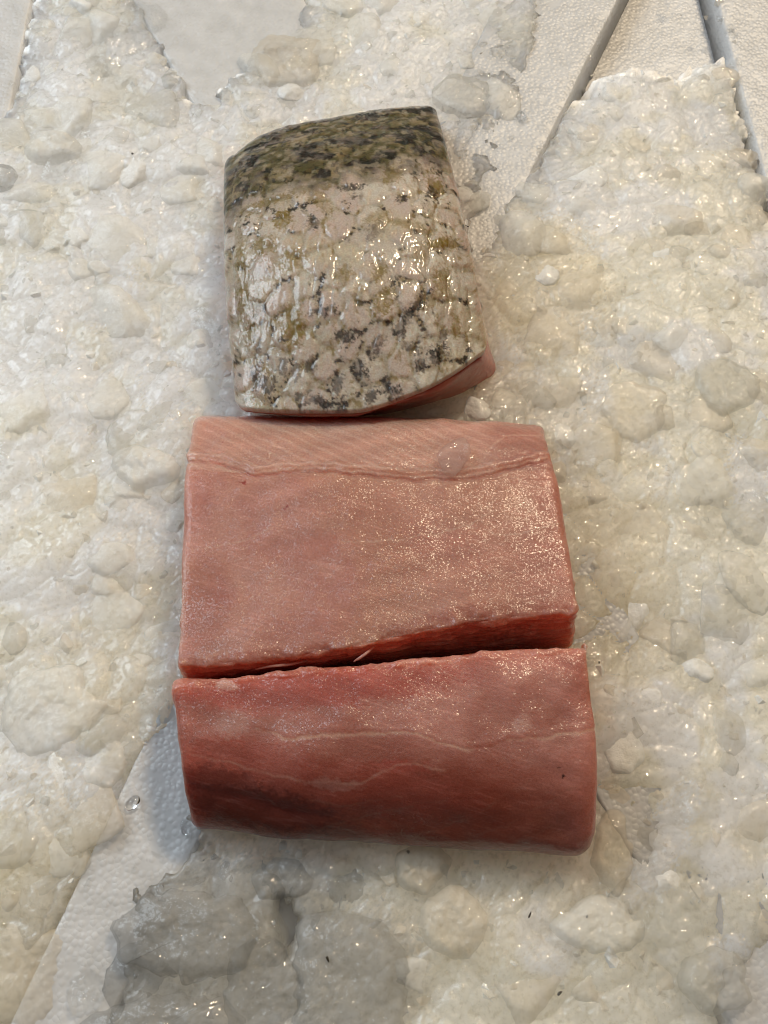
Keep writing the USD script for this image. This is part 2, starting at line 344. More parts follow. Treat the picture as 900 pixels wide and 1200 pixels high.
for k, ln in enumerate(([(480, 985), (560, 955), (625, 915)], [(530, 990), (600, 965), (668, 925)], [(360, 975), (440, 955), (520, 940)], [(600, 995), (660, 960), (690, 935)], [(330, 935), (400, 945), (470, 938)])):
    col = lerp(col, (0.28, 0.12, 0.09), .4 * np.exp(-seam(P, ln, .022, .0006, seed=70 + k) ** 2) * sstep(.3, .6, nz(V, 150, 80 + k, 2)))
col = lerp(col, (0.05, 0.015, 0.012), spots(P, [(661, 909, 7, 4, 30, 1), (655, 903, 4, 3, 0, .7)], .033, red, 48, .3))
t_low = thing('lower_fish_fillet', 'skinless pink fish fillet, the lowest one, with rounded front and dark red shading', 'fish fillet')
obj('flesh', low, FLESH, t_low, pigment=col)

# --- middle fillet
mid_st = [   # back bottom, back top, ridge, front top, front foot
    stn((238, 488, BZ), (235, 490, .022), (226, 540, .030), (219, 782, .033), (224, 803, BZ)),
    stn((330, 487, BZ), (330, 489, .022), (322, 550, .031), (330, 772, .034), (328, 794, BZ)),
    stn((430, 489, BZ), (430, 491, .022), (430, 551, .032), (432, 756, .035), (432, 782, BZ)),
    stn((530, 491, BZ), (530, 492, .022), (535, 554, .032), (540, 733, .035), (544, 770, BZ)),
    stn((628, 498, BZ), (628, 501, .020), (640, 540, .030), (668, 720, .033), (662, 760, BZ)),
]
mid, ev, sv, _ = loft(mid_st, [30, 80, 260, 60, 60], [.003, .007, .018, .0018, .002], 330, .0028)
V, n, d = flesh_common(mid, 121, .0009)
P = V[:, :2]
S1 = [(216, 533), (262, 537), (300, 551), (370, 545), (430, 552), (485, 556), (510, 553), (545, 556), (600, 543), (645, 530)]
S2 = [(400, 634), (470, 632), (530, 620), (560, 607), (575, 600)]
S2b = [(540, 612), (570, 622), (610, 625), (655, 610)]
S3 = [(225, 645), (290, 630), (318, 618)]
S4 = [(560, 552), (572, 528), (592, 508), (636, 502)]
S5 = [(575, 548), (610, 560), (645, 575)]
s1 = seam(P, S1, .032, .0010, seed=131)
d += 0.0007 * sstep(1.8, 0, seam(P, [(a, b - 6) for a, b in S1], .032, .0018, seed=131)) - 0.0008 * np.exp(-(seam(P, [(a, b + 4) for a, b in S1], .032, .0012, seed=131)) ** 2)
s2 = seam(P, S2, .034, .0008, seed=133); s2b = seam(P, S2b, .034, .0007, seed=134)
d -= 0.00008 * np.exp(-s2 ** 2)
d += 0.0013 * (nz(V, 130, 137, 3) - .5) * (V[:, 1] > at(450, 560, .032)[1]) * sstep(-.004, .012, V[:, 0] - at(490, 500, .03)[0])
frontf = (ev > 2.995) & (ev < 4.4)
d += np.where(frontf, (nz(V * [.5, 1, 2], 260, 139, 3) - .5) * .003, 0)
d += np.exp(-((ev - 3) / .05) ** 2) * (nz(V, 200, 155, 3) - .5) * .003
mid.vertices = V + n * d[:, None]
mot = nz(V, 50, 141, 4)
col = lerp((0.45, 0.222, 0.175), (0.395, 0.168, 0.132), sstep(.35, .65, mot))
col = lerp(col, (0.40, 0.205, 0.14), .5 * sstep(.45, .7, nz(V, 28, 143, 2)))
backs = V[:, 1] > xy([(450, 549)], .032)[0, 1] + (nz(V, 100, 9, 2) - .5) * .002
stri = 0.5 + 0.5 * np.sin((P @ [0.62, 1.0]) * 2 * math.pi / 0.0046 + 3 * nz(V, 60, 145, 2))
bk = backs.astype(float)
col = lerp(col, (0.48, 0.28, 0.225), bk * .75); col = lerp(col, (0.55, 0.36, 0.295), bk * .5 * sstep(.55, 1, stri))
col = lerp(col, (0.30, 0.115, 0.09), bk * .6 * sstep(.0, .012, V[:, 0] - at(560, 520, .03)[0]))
col = lerp(col, (0.52, 0.145, 0.085), np.where(frontf, .45 + .4 * sstep(.3, .7, nz(V * [.5, 1, 2], 130, 150, 3)), 0))
col = lerp(col, (0.28, 0.08, 0.055), 0.75 * spots(P, [(560, 725, 230, 30, 8, .8), (320, 775, 230, 30, 5, .8), (240, 705, 60, 130, 0, .5), (400, 590, 120, 50, 0, .3)], .034, red, 147, .5))
bw = (P @ np.array([-.3, 1.0])) * 2 * math.pi / .012 + 5 * nz(V, 38, 411, 2)
col = col * (1 + .075 * np.sin(bw) * sstep(.3, .6, nz(V, 30, 412, 2)))[:, None]
fb = nz(np.c_[P @ np.array([[.95, -.3], [.3, .95]]).T * [110, 1300], V[:, 2] * 900], 1, 413, 3)
col = lerp(col, col * 1.22 + .03, .5 * sstep(.55, .72, fb))
for s, wt, k in ((s1, .8, 161), (s2, .65, 163), (s2b, .6, 164), (seam(P, S3, .033, .0009, seed=135), .45, 165), (seam(P, S4, .028, .0008, seed=136), .7, 166), (seam(P, S5, .032, .0008, seed=138), .35, 167)):
    col = lerp(col, (0.52, 0.33, 0.26), wt * np.exp(-(s * 1.2) ** 2) * sstep(.2, .5, nz(V, 140, k, 3)))
col = lerp(col, (0.25, 0.015, 0.012), spots(P, [(335, 591, 8, 4, 20, 1), (282, 562, 5, 4, 0, .8), (258, 509, 5, 3, 0, .7)], .033, red, 148, .3))
t_mid = thing('middle_fish_fillet', 'flat skinless pink fish fillet between the scaly piece and the rounded fillet', 'fish fillet')
obj('flesh', mid, FLESH, t_mid, pigment=col)
def strand(pts, r):
    pts = np.array(pts); t = np.linspace(0, 1, 14)
    c = cr(pts, np.linspace(0, 1, len(pts)), t)
    c += (nz(c, 300, 3, 2)[:, None] - .5) * .0012
    ang = np.linspace(0, 2 * math.pi, 7)[:-1]
    tg = np.gradient(c, axis=0); tg /= np.linalg.norm(tg, axis=1, keepdims=True)
    a = np.cross(tg, [0, 0, 1.0]); a /= np.linalg.norm(a, axis=1, keepdims=True) + 1e-9; b = np.cross(tg, a)
    rr = r * (0.45 + 0.8 * np.sin(np.linspace(.25, math.pi - .3, 14)))
    ring = c[:, None] + rr[:, None, None] * (np.cos(ang)[None, :, None] * a[:, None] + 0.6 * np.sin(ang)[None, :, None] * b[:, None])
    idx = np.arange(14 * 6).reshape(14, 6)
    q = np.stack([idx[:-1], np.roll(idx, -1, 1)[:-1], np.roll(idx, -1, 1)[1:], idx[1:]], -1).reshape(-1, 4)
    f = np.vstack([q[:, [0, 1, 2]], q[:, [0, 2, 3]]] + [[[0, i + 1, i] for i in range(1, 5)], [[78, 78 + i, 79 + i] for i in range(1, 5)]])
    m = trimesh.Trimesh(ring.reshape(-1, 3), f, process=False)
    if m.volume < 0: m.invert()
    return m
for p, r in (([(416, 774, .031), (426, 768, .0335), (440, 756, .029)], .0004),
             ([(300, 783, .030), (330, 779, .031), (362, 774, .027)], .0004)):
    obj('membrane_strand', strand([at(*q) for q in p], r), STRAND, t_mid)

# --- upper piece with its skin on
top_st = [   # back foot, back edge, back shoulder, dome, front edge, front foot
    stn((284, 190, .003), (276, 182, .016), (274, 210, .026), (274, 310, .031), (291, 486, .024), (294, 480, BZ)),
    stn((325, 165, .003), (322, 153, .018), (318, 205, .033), (312, 320, .039), (338, 489, .026), (340, 484, BZ)),
    stn((390, 150, .003), (388, 139, .019), (390, 190, .036), (392, 315, .043), (412, 489, .027), (415, 488, BZ)),
    stn((450, 140, .003), (448, 129, .019), (458, 180, .036), (470, 305, .042), (490, 466, .028), (500, 478, BZ)),
    stn((498, 136, .003), (497, 125, .018), (512, 178, .030), (540, 300, .033), (560, 424, .026), (572, 444, BZ)),
]
top_counts = [26, 60, 50, 70, 34, 40]
top_rad = [.003, .005, .016, .03, .0028, .002]
body, ev, sv, (RR, NN, lab) = loft(top_st, top_counts, top_rad, 320, .0045)
V, n, d = flesh_common(body, 221, .0010)
body.vertices = V + n * (d - .0004)[:, None]
col = lerp((0.46, 0.14, 0.09), (0.38, 0.085, 0.055), sstep(.35, .65, nz(V, 70, 241, 3)))
col = lerp(col, (0.45, 0.23, 0.19), .6 * sstep(.55, .7, nz(V, 200, 243, 3)))
t_top = thing('scaly_fish_piece', 'thick cut of fish with its mottled black and white scaled skin facing up', 'fish piece')
obj('flesh', body, FLESH, t_top, pigment=col)

# skin: a thin closed shell over the back, dome and front edge of the body
keep = np.where((lab > 0.35) & (lab < 3.99))[0]
rows = np.where((np.r_[np.linspace(-0.3, -0.01, 20), np.linspace(0, 1, 320), np.linspace(1.01, 1.3, 20)] > -0.235) & (np.r_[np.linspace(-0.3, -0.01, 20), np.linspace(0, 1, 320), np.linspace(1.01, 1.3, 20)] < 1.235))[0]
smooth_body = trimesh.Trimesh(V, body.faces, process=False)
Gv = V[:RR * NN].reshape(RR, NN, 3)[np.ix_(rows, keep)]
Gn = n[:RR * NN].reshape(RR, NN, 3)[np.ix_(rows, keep)]
r_, k_ = Gv.shape[:2]
V0, N0 = Gv.reshape(-1, 3), Gn.reshape(-1, 3)
P = V0[:, :2]
edge = np.minimum(np.minimum(np.arange(r_)[:, None], np.arange(r_)[::-1][:, None]) * 1.0, np.minimum(np.arange(k_)[None], np.arange(k_)[::-1][None]) * 1.0)
edge = np.broadcast_to(edge, (r_, k_)).ravel()
# scale pockets: a jittered staggered grid of cells, longer along the body axis
PX = 0.30 / 900
rg = np.random.default_rng(5)
ang = math.radians(-7)
U = (P - at(400, 300, .036)[:2]) @ np.array([[math.cos(ang), -math.sin(ang)], [math.sin(ang), math.cos(ang)]])
U = U + np.c_[nz(V0, 90, 251) - .5, nz(V0, 90, 252) - .5] * .006 + np.c_[nz(V0, 420, 253) - .5, nz(V0, 420, 254) - .5] * .0022
cx, cy = 30 * PX, 37 * PX
pts = []
for i in range(-10, 11):
    for j in range(-9, 10):
        pts.append(((i + rg.uniform(-.28, .28)) * cx, (j + .5 * (i % 2) + rg.uniform(-.28, .28)) * cy))
pts = np.array(pts)
from scipy.spatial import cKDTree
sc_ = np.array([1 / cx, 1 / cy])
tree = cKDTree(pts * sc_)
dd, ii = tree.query(U * sc_, k=2)
border = (dd[:, 1] - dd[:, 0])                              # 0 at the crease between two pockets
rel = (U - pts[ii[:, 0]]) * sc_
cellr = rg.random((len(pts), 4))
lvl = sstep(0, .42, border)
cellh = cellr[ii[:, 0], 0]
rough_hi = nz(V0 * [1.2, 0.9, 1], 1000, 255, 3) - .5
pocket = lvl * (.0003 + .0005 * cellh) - rel[:, 1] * .0008 * lvl + (nz(V0 * [1.5, .65, 1], 260, 256, 3) - .5) * .0015 + rough_hi * .0003
# a few lengthwise wrinkles
wr = np.abs(np.sin((U[:, 0] + .004 * (nz(V0, 70, 257) - .5)) * math.pi / (27 * PX)))
pocket -= .0005 * np.exp(-(wr / .16) ** 2) * sstep(.4, .6, nz(V0, 60, 258, 2))
band = sstep(at(400, 238, .036)[1], at(400, 186, .036)[1], P[:, 1] - (P[:, 0] - at(400, 200, .036)[0]) * .24 + (nz(V0, 150, 259) - .5) * .022)
pocket *= 1 - .45 * band
pocket = pocket * .55
outer = V0 + N0 * (.0011 + pocket)[:, None] * np.clip(edge / 3, .25, 1)[:, None]
inner = V0 - N0 * .0009
# pigment
skin = lerp((0.46, 0.41, 0.35), (0.57, 0.51, 0.435), sstep(.3, .7, nz(V0, 120, 261, 3)))
skin = lerp(skin, (0.47, 0.385, 0.34), .7 * (cellr[ii[:, 0], 1] > .55) * lvl)
skin = lerp(skin, (0.46, 0.40, 0.27), .55 * sstep(.5, .72, nz(V0, 70, 262, 3)))
crease = 1 - sstep(.04, .30, border + (nz(V0, 600, 263, 3) - .5) * .42)
density = nz(V0, 75, 264, 3)
fleck = sstep(.53, .62, nz(V0 * [1.7, .8, 1], 240, 276, 4)) * sstep(.40, .58, nz(V0, 700, 277, 3))
mark = np.maximum(crease, fleck * .9) * sstep(.31, .48, density + .18 * sstep(.018, .045, at(400, 330, .036)[1] - P[:, 1]))
gr = sstep(.50, .66, nz(V0 * [1.3, .8, 1], 520, 265, 4))
skin = lerp(skin, (0.38, 0.33, 0.27), crease * .35 * sstep(.35, .6, nz(V0, 100, 275, 3)))
skin = lerp(skin, (0.23, 0.17, 0.055), np.clip(mark * (.35 + .65 * gr), 0, 1) * .85)
black = sstep(.50, .64, nz(V0, 190, 266, 3)) * sstep(.42, .6, nz(V0, 800, 267, 3))
skin = lerp(skin, (0.016, 0.016, 0.013), np.clip(mark * black * 1.6, 0, 1) * .9)
DZ = .038
dark = [(484, 362, 62, 13, 56, 1), (470, 378, 34, 12, 80, .9), (513, 403, 26, 20, 30, 1), (508, 410, 16, 10, 0, .9), (460, 447, 28, 14, -15, 1), (453, 435, 14, 10, 60, .8), (378, 365, 30, 13, 8, .9), (403, 392, 14, 24, 80, .9),
        (367, 266, 12, 24, 0, .9), (412, 222, 34, 10, 5, .85), (421, 425, 16, 26, 10, .9), (492, 418, 10, 22, 0, .8), (376, 458, 30, 10, -30, .9), (399, 466, 12, 36, -10, .9), (312, 438, 16, 30, 10, .8), (298, 428, 12, 34, 0, .8),
        (374, 484, 30, 7, 5, .9), (424, 478, 26, 9, 20, .8), (344, 484, 34, 6, 0, .8), (471, 236, 14, 14, 0, .9), (439, 277, 30, 16, 60, .5), (331, 392, 12, 7, 0, .9), (505, 222, 9, 22, 0, .8), (352, 452, 20, 9, -30, .7),
        (440, 400, 30, 14, 60, .7), (364, 420, 10, 20, 0, .7), (435, 452, 12, 26, 0, .8), (480, 400, 12, 26, 70, .7), (520, 385, 9, 20, 0, .6), (330, 420, 12, 24, 0, .6), (300, 395, 9, 24, 0, .6), (395, 440, 12, 26, 0, .7), (345, 425, 12, 24, 0, .5)]
olive = [(509, 214, 18, 26, 0, .8), (520, 281, 42, 11, 22, .9), (517, 328, 14, 34, 0, .7), (534, 371, 9, 26, 0, .7), (283, 290, 9, 40, 0, .7), (285, 330, 9, 60, 0, .7), (292, 380, 9, 40, 0, .7), (310, 288, 26, 22, 0, .7), (331, 259, 16, 26, 0, .8),
         (344, 380, 22, 36, 0, .9), (336, 366, 40, 10, 40, .7), (345, 308, 24, 24, 0, .6), (403, 328, 16, 20, 0, .7), (445, 322, 12, 26, 0, .8), (448, 356, 14, 34, -25, .8), (377, 240, 16, 40, 30, .6), (322, 232, 60, 10, 10, .7), (365, 222, 50, 9, 5, .6),
         (300, 350, 12, 30, 0, .5), (500, 350, 30, 12, 40, .6), (460, 205, 18, 26, 10, .6), (478, 268, 50, 10, -12, .5), (440, 260, 26, 12, 30, .5), (490, 300, 14, 30, 0, .5), (420, 350, 10, 24, 0, .5)]
so = spots(P, [(a, b, L * 1.35 + 3, w_ * 1.35 + 3, g_, min(1, s_ * 1.15)) for a, b, L, w_, g_, s_ in olive], DZ, None, 268, 1.0); skin = lerp(skin, (0.20, 0.145, 0.03), so * (.7 + .3 * sstep(.40, .52, nz(V0 * [1.6, .8, 1], 380, 281, 3))) * (.75 + .25 * sstep(.35, .6, nz(V0, 900, 269, 2))))
sd = spots(P, [(a, b, L * 1.15 + 2, w_ * 1.0 + 2, g_, s_) for a, b, L, w_, g_, s_ in dark], DZ, None, 270, 1.0); skin = lerp(skin, (0.014, 0.014, 0.011), sd * (.6 + .4 * sstep(.40, .50, nz(V0 * [1.8, .8, 1], 420, 280, 3))) * (.85 + .15 * sstep(.35, .55, nz(V0, 900, 271, 2))))
bcol = lerp((0.085, 0.08, 0.034), (0.22, 0.185, 0.10), sstep(.35, .65, nz(V0, 140, 272, 3)) * lvl)
bcol = lerp(bcol, (0.018, 0.02, 0.02), sstep(.46, .54, nz(V0 * [.8, 1.2, 1], 150, 273, 4)) * .9)
bcol = lerp(bcol, (0.30, 0.27, 0.20), .6 * sstep(.56, .7, nz(V0, 330, 278, 3)))
bcol = lerp(bcol, (0.02, 0.02, 0.016), .7 * sstep(.55, .66, nz(V0, 600, 279, 3)))
skin = lerp(skin, bcol, np.clip(band * 1.2, 0, 1) * (.78 + .22 * sstep(.3, .6, nz(V0, 260, 274, 3))))
rim = 1 - sstep(0, 5, edge)
skin = lerp(skin, (0.50, 0.40, 0.37), rim * .5 * (1 - band))
idx = np.arange(r_ * k_).reshape(r_, k_)
def grid_faces(ix): 
    q = np.stack([ix[:-1, :-1], ix[:-1, 1:], ix[1:, 1:], ix[1:, :-1]], -1).reshape(-1, 4)
    return np.vstack([q[:, [0, 1, 2]], q[:, [0, 2, 3]]])
Fo = grid_faces(idx); Fi = grid_faces(idx)[:, ::-1] + r_ * k_
loop = np.r_[idx[0, :-1], idx[:-1, -1], idx[-1, :0:-1], idx[:0:-1, 0]]
nxl = np.roll(loop, -1)
Fs = np.vstack([np.c_[loop, loop + r_ * k_, nxl], np.c_[nxl, loop + r_ * k_, nxl + r_ * k_]])
sh = trimesh.Trimesh(np.vstack([outer, inner]), np.vstack([Fo, Fi, Fs]), process=False)
if sh.volume < 0: sh.invert()
obj('skin', sh, SKIN, t_top, pigment=np.vstack([skin, skin * 0 + [0.6, 0.42, 0.38]]))

# ------------------------------------------------------------------ the ice bed
FISH_PX = [([(262, 180), (300, 158), (497, 122), (512, 170), (548, 270), (574, 432), (570, 452), (500, 480), (440, 492), (284, 490), (262, 330)], .012),
           ([(228, 489), (400, 488), (634, 500), (645, 600), (672, 722), (664, 752), (212, 792), (216, 600)], .012),
           ([(204, 797), (683, 755), (698, 860), (702, 960), (688, 1004), (450, 992), (228, 982), (206, 880)], .010)]
FISH = [xy(p, z) for p, z in FISH_PX]
BARE_PX = [([(-40, -60), (44, -60), (36, 0), (18, 75), (-2, 140), (-40, 150)], 0),
           ([(140, -60), (356, -60), (344, 36), (296, 60), (262, 100), (240, 126), (224, 114), (186, 36), (164, 0)], 0),
           ([(636, -60), (724, -60), (690, 80), (612, 212), (585, 250), (555, 300), (558, 268), (590, 180), (622, 80), (640, 20)], 0),
           ([(724, -60), (845, -60), (850, 60), (800, 82), (740, 74), (700, 96), (676, 110), (694, 70)], 0),
           ([(842, -60), (960, -60), (960, 280), (912, 250), (886, 170), (862, 80)], 0),
           ([(196, 862), (232, 985), (190, 1018), (150, 1040), (140, 1100), (118, 1230), (-14, 1230), (56, 1112), (100, 1020), (140, 950)], 0),
           ([(330, 1040), (352, 1070), (340, 1100), (322, 1120), (318, 1060)], 0),
           ([(868, 1140), (940, 1120), (940, 1240), (850, 1240)], 0)]
BARE = [xy(p, 0) for p, z in BARE_PX]
def bed_height(P, want_bare=False):
    P3 = np.c_[P, P[:, :1] * 0]
    h = .0008 + (nz(P3, 26, 301, 2) - .5) * .007 + (nz(P3, 75, 302, 3) - .5) * .0032
    # lumps: rounded cells, some proud, some sunk
    for sc, amp, sd in ((52, .0019, 303), (120, .0007, 304), (300, .00025, 305)):
        q = P * sc + np.c_[nz(P3, sc * .9, sd + 20, 2) - .5, nz(P3, sc * .9, sd + 30, 2) - .5] * 1.1
        g = np.random.default_rng(sd)
        cells = np.floor(q).astype(int); best = np.full(len(P), 9.0); best2 = np.full(len(P), 9.0); who = np.zeros(len(P))
        for i in (-1, 0, 1):
            for j in (-1, 0, 1):
                c = cells + [i, j]
                hsh = np.sin(c[:, 0] * 127.1 + c[:, 1] * 311.7 + sd) * 43758.5453; hx = hsh - np.floor(hsh)
                hsh2 = np.sin(c[:, 0] * 269.5 + c[:, 1] * 183.3 + sd) * 43758.5453; hy = hsh2 - np.floor(hsh2)
                dx = q[:, 0] - (c[:, 0] + hx); dy = q[:, 1] - (c[:, 1] + hy)
                dd = np.sqrt(dx * dx + dy * dy)
                better = dd < best
                best2 = np.where(better, best, np.minimum(best2, dd)); who = np.where(better, hx * .5 + hy * .5, who); best = np.where(better, dd, best)
        e = np.clip((best2 - best) / .5, 0, 1)
        h += amp * (np.sqrt(np.clip(1 - (1 - e) ** 2, 0, 1)) * (.5 + who) - .6)
    bare = np.full(len(P), 9.0)
    wob = np.c_[nz(P3, 150, 311) - .5, nz(P3, 150, 312) - .5] * .012
    for b in BARE:
        bare = np.minimum(bare, signed(P + wob, b))
    h = h - .024 * (1 - sstep(-.0045, .0045, bare))
    f = np.full(len(P), 9.0)
    for b in FISH: f = np.minimum(f, signed(P, b))
    h = np.where(f < .003, np.minimum(h, .0035), h) - .0015 * (f < -.004)
    return (h, bare, f) if want_bare else h
nx_, ny_ = 560, 740
X, Y = np.meshgrid(np.linspace(-.215, .215, nx_), np.linspace(-.22, .345, ny_), indexing='ij')
PB = np.c_[X.ravel(), Y.ravel()]
hb, bareb, fishb = bed_height(PB, True)
P3 = np.c_[PB, hb]
hb = hb + (nz(P3, 800, 321, 3) - .5) * .0009
Zb = np.maximum(hb, FLOOR_Z - .003)
top = np.c_[PB, Zb]; bot = np.c_[PB, np.full(len(PB), FLOOR_Z - .005)]
idx = np.arange(nx_ * ny_).reshape(nx_, ny_)
Fo = grid_faces(idx); Fi = Fo[:, ::-1] + nx_ * ny_
bs = slice(0, 0)
loop = np.r_[idx[0, :-1], idx[:-1, -1], idx[-1, :0:-1], idx[:0:-1, 0]]; nxl = np.roll(loop, -1)
# a coarse underside: fan from one point is enough, nothing sees it
c0 = len(top)
low_ring = np.c_[top[loop][:, :2], np.full(len(loop), FLOOR_Z - .005)]
ring_i = c0 + np.arange(len(loop)); ring_n = np.roll(ring_i, -1)
cent = c0 + len(loop)
Fs = np.vstack([np.c_[loop, ring_i, nxl], np.c_[nxl, ring_i, ring_n], np.c_[ring_i, np.full(len(loop), cent), ring_n]])
bed = trimesh.Trimesh(np.vstack([top, low_ring, [[0, .02, FLOOR_Z - .005]]]), np.vstack([Fo, Fs]), process=False)
if bed.volume < 0: bed.invert()
bp = np.vstack([PB, low_ring[:, :2], [[0, .02]]]); b3 = np.c_[bp, bp[:, 0] * 0]
warm = sstep(-.20, .02, bp[:, 0] * .8 - bp[:, 1] * .75 + (nz(b3, 22, 331, 3) - .5) * .22)
bcolr = lerp((0.94, 0.935, 0.915), (0.90, 0.80, 0.62), warm)
bcolr = lerp(bcolr, (0.80, 0.735, 0.59), .8 * sstep(.46, .60, nz(b3, 45, 332, 4)))
bcolr = lerp(bcolr, (0.95, 0.955, 0.95), .8 * sstep(.54, .68, nz(b3, 38, 333, 4)))
bcolr = lerp(bcolr, (0.96, 0.97, 0.97), spots(bp, [(130, 345, 110, 60, 60, 1), (190, 450, 70, 120, 20, 1), (110, 500, 60, 30, 0, 1), (880, 560, 60, 120, 0, .9), (860, 1130, 50, 60, 0, 1), (60, 400, 60, 60, 0, .7), (690, 660, 30, 40, 0, .8), (715, 870, 30, 110, -25, 1), (775, 990, 50, 150, -35, 1), (85, 880, 90, 26, -28, 1), (720, 560, 40, 20, 0, .5)], .002, None, 334, .8))
bcolr = lerp(bcolr, (0.90, 0.74, 0.66), .55 * spots(bp, [(660, 480, 190, 90, -20, .8), (640, 530, 120, 90, 0, .7), (60, 1090, 120, 130, 0, .6), (620, 1060, 260, 90, 5, .5), (860, 980, 90, 120, 0, .4), (700, 620, 60, 160, 0, .4)], .002, None, 335, .5))
nearf = np.full(len(bp), 9.0)
for b in FISH: nearf = np.minimum(nearf, signed(bp, b))
bcolr = lerp(bcolr, (0.88, 0.60, 0.48), .65 * sstep(.012, .001, nearf + (nz(b3, 120, 337, 3) - .5) * .012))
bcolr = lerp(bcolr, (0.74, 0.61, 0.43), .9 * spots(bp, [(640, 330, 190, 260, 0, .9), (720, 600, 130, 420, 0, .7), (560, 1070, 300, 120, 0, .5), (150, 720, 120, 260, 0, .5), (640, 480, 200, 140, 0, .6), (30, 1080, 190, 320, 0, .75)], .002, None, 338, .7))
bcolr = lerp(bcolr, (0.36, 0.36, 0.35), .85 * spots(bp, [(250, 1120, 330, 230, 0, 1), (430, 1150, 140, 160, 0, .8)], .002, None, 336, .3))  # cast shadow at lower left painted into the bed colour
tag(obj('crushed_ice_bed', bed, ICE['bed'], pigment=bcolr), 'packed bed of beige crushed ice and slush filling the tray between its ribs', 'crushed ice', kind='stuff')

ICO = {k: trimesh.creation.icosphere(subdivisions=k) for k in (1, 2, 3, 4)}
def lump(r, sub, rng, flat=.75, p=9, planes=13, pit=.06):
    """A broken, half-melted lump of ice: a many-sided solid with softened edges."""
    D = ICO[sub].vertices
    nrm = rng.normal(size=(planes, 3)); nrm /= np.linalg.norm(nrm, axis=1, keepdims=True)
    hh = rng.uniform(.72, 1.08, planes)
    q = np.maximum(D @ nrm.T, 0) / hh
    rad = (np.sum(q ** p, axis=1) + .45 ** p) ** (-1 / p)
    v = D * np.clip(rad, 0, 1.35)[:, None] * rng.uniform(.8, 1.2, 3)
    v = trimesh.transform_points(v, trimesh.transformations.random_rotation_matrix(rng.random(3)))
    v[:, 2] *= flat
    off = rng.uniform(0, 100, 3)
    v *= 1 + pit * 2 * (meshkit.fbm(v * 2.2 + off, 3, 1)[:, None] - .5) + pit * (meshkit.fbm(v * 7 + off, 2, 2)[:, None] - .5)
    return v * r
EDGES = np.array([-.17, .17])
NAMED = [  # px, py, size px (x, y), material, z lift, label
    (215, 1115, 190, 150, 'slate_shade', .004, 'big flat shade-grey lump of ice right of the bare foam rib at lower left'),
    (412, 1140, 135, 150, 'slate_shade', .003, 'big rounded shade-grey lump of ice with a dark speck on it, below the rounded fillet'),
    (305, 1160, 80, 90, 'slate_shade', .003, 'shade-grey lump of ice wedged between the two biggest grey lumps'),
    (190, 1205, 150, 60, 'slate_shade', .003, 'shade-grey lump of ice cut off by the bottom edge under the big flat grey lump'),
    (300, 1100, 60, 70, 'clear', .002, 'pale clear lump of ice above the wedged grey lump'),
    (330, 1030, 70, 40, 'slate_shade', .002, 'shade-grey ice lump just under the left half of the rounded fillet'),
    (375, 1035, 60, 60, 'clear', .001, 'glassy bright shard of ice between the rounded fillet and the speckled grey lump'),
    (540, 108, 90, 84, 'grey', .002, 'round smooth clear lump of ice with bright glints, right of the scaly piece top corner'),
    (742, 478, 92, 84, 'beige', .001, 'rounded yellowish lump of ice level with the gap between scaly piece and middle fillet'),
    (852, 448, 80, 84, 'grey', .001, 'dark grey granular lump of ice at the right edge'),
    (702, 1085, 100, 52, 'milky', .003, 'smooth oval pale lump of ice below the right end of the rounded fillet'),
    (838, 1150, 70, 62, 'grey', .004, 'smooth purplish grey lump of ice in the lower right corner'),
    (785, 1080, 70, 84, 'clear', .002, 'crackled clear lump of ice beside the smooth oval lump'),
    (62, 172, 80, 60, 'milky', .002, 'smooth rounded lump of ice with a white rim at upper left'),
    (4, 208, 40, 46, 'slate_shade', .002, 'angular dark grey lump of ice cut off by the left edge'),
    (22, 1140, 90, 110, 'beige', .001, 'warm beige lump of ice left of the bare foam rib'),
    (95, 1165, 44, 40, 'clear', .005, 'small glassy lump of ice sitting on the foam rib at lower left'),
    (335, 70, 120, 110, 'beige', .000, 'broad cloudy lump of ice behind the dark end of the scaly piece'),
    (722, 1000, 40, 90, 'beige', .003, 'long narrow beige lump of ice against the right end of the rounded fillet'),
    (495, 1015, 60, 50, 'beige', .001, 'beige lump of ice touching the lower edge of the rounded fillet'),
    (530, 1080, 80, 70, 'beige', .000, 'low rounded beige lump of ice right of the speckled grey lump'),
    (60, 830, 110, 100, 'milky', .000, 'broad flat pale lump of ice left of the rounded fillet'),
    (170, 545, 90, 60, 'milky', .001, 'pale lump of ice just left of the middle fillet top corner'),
]
taken = []
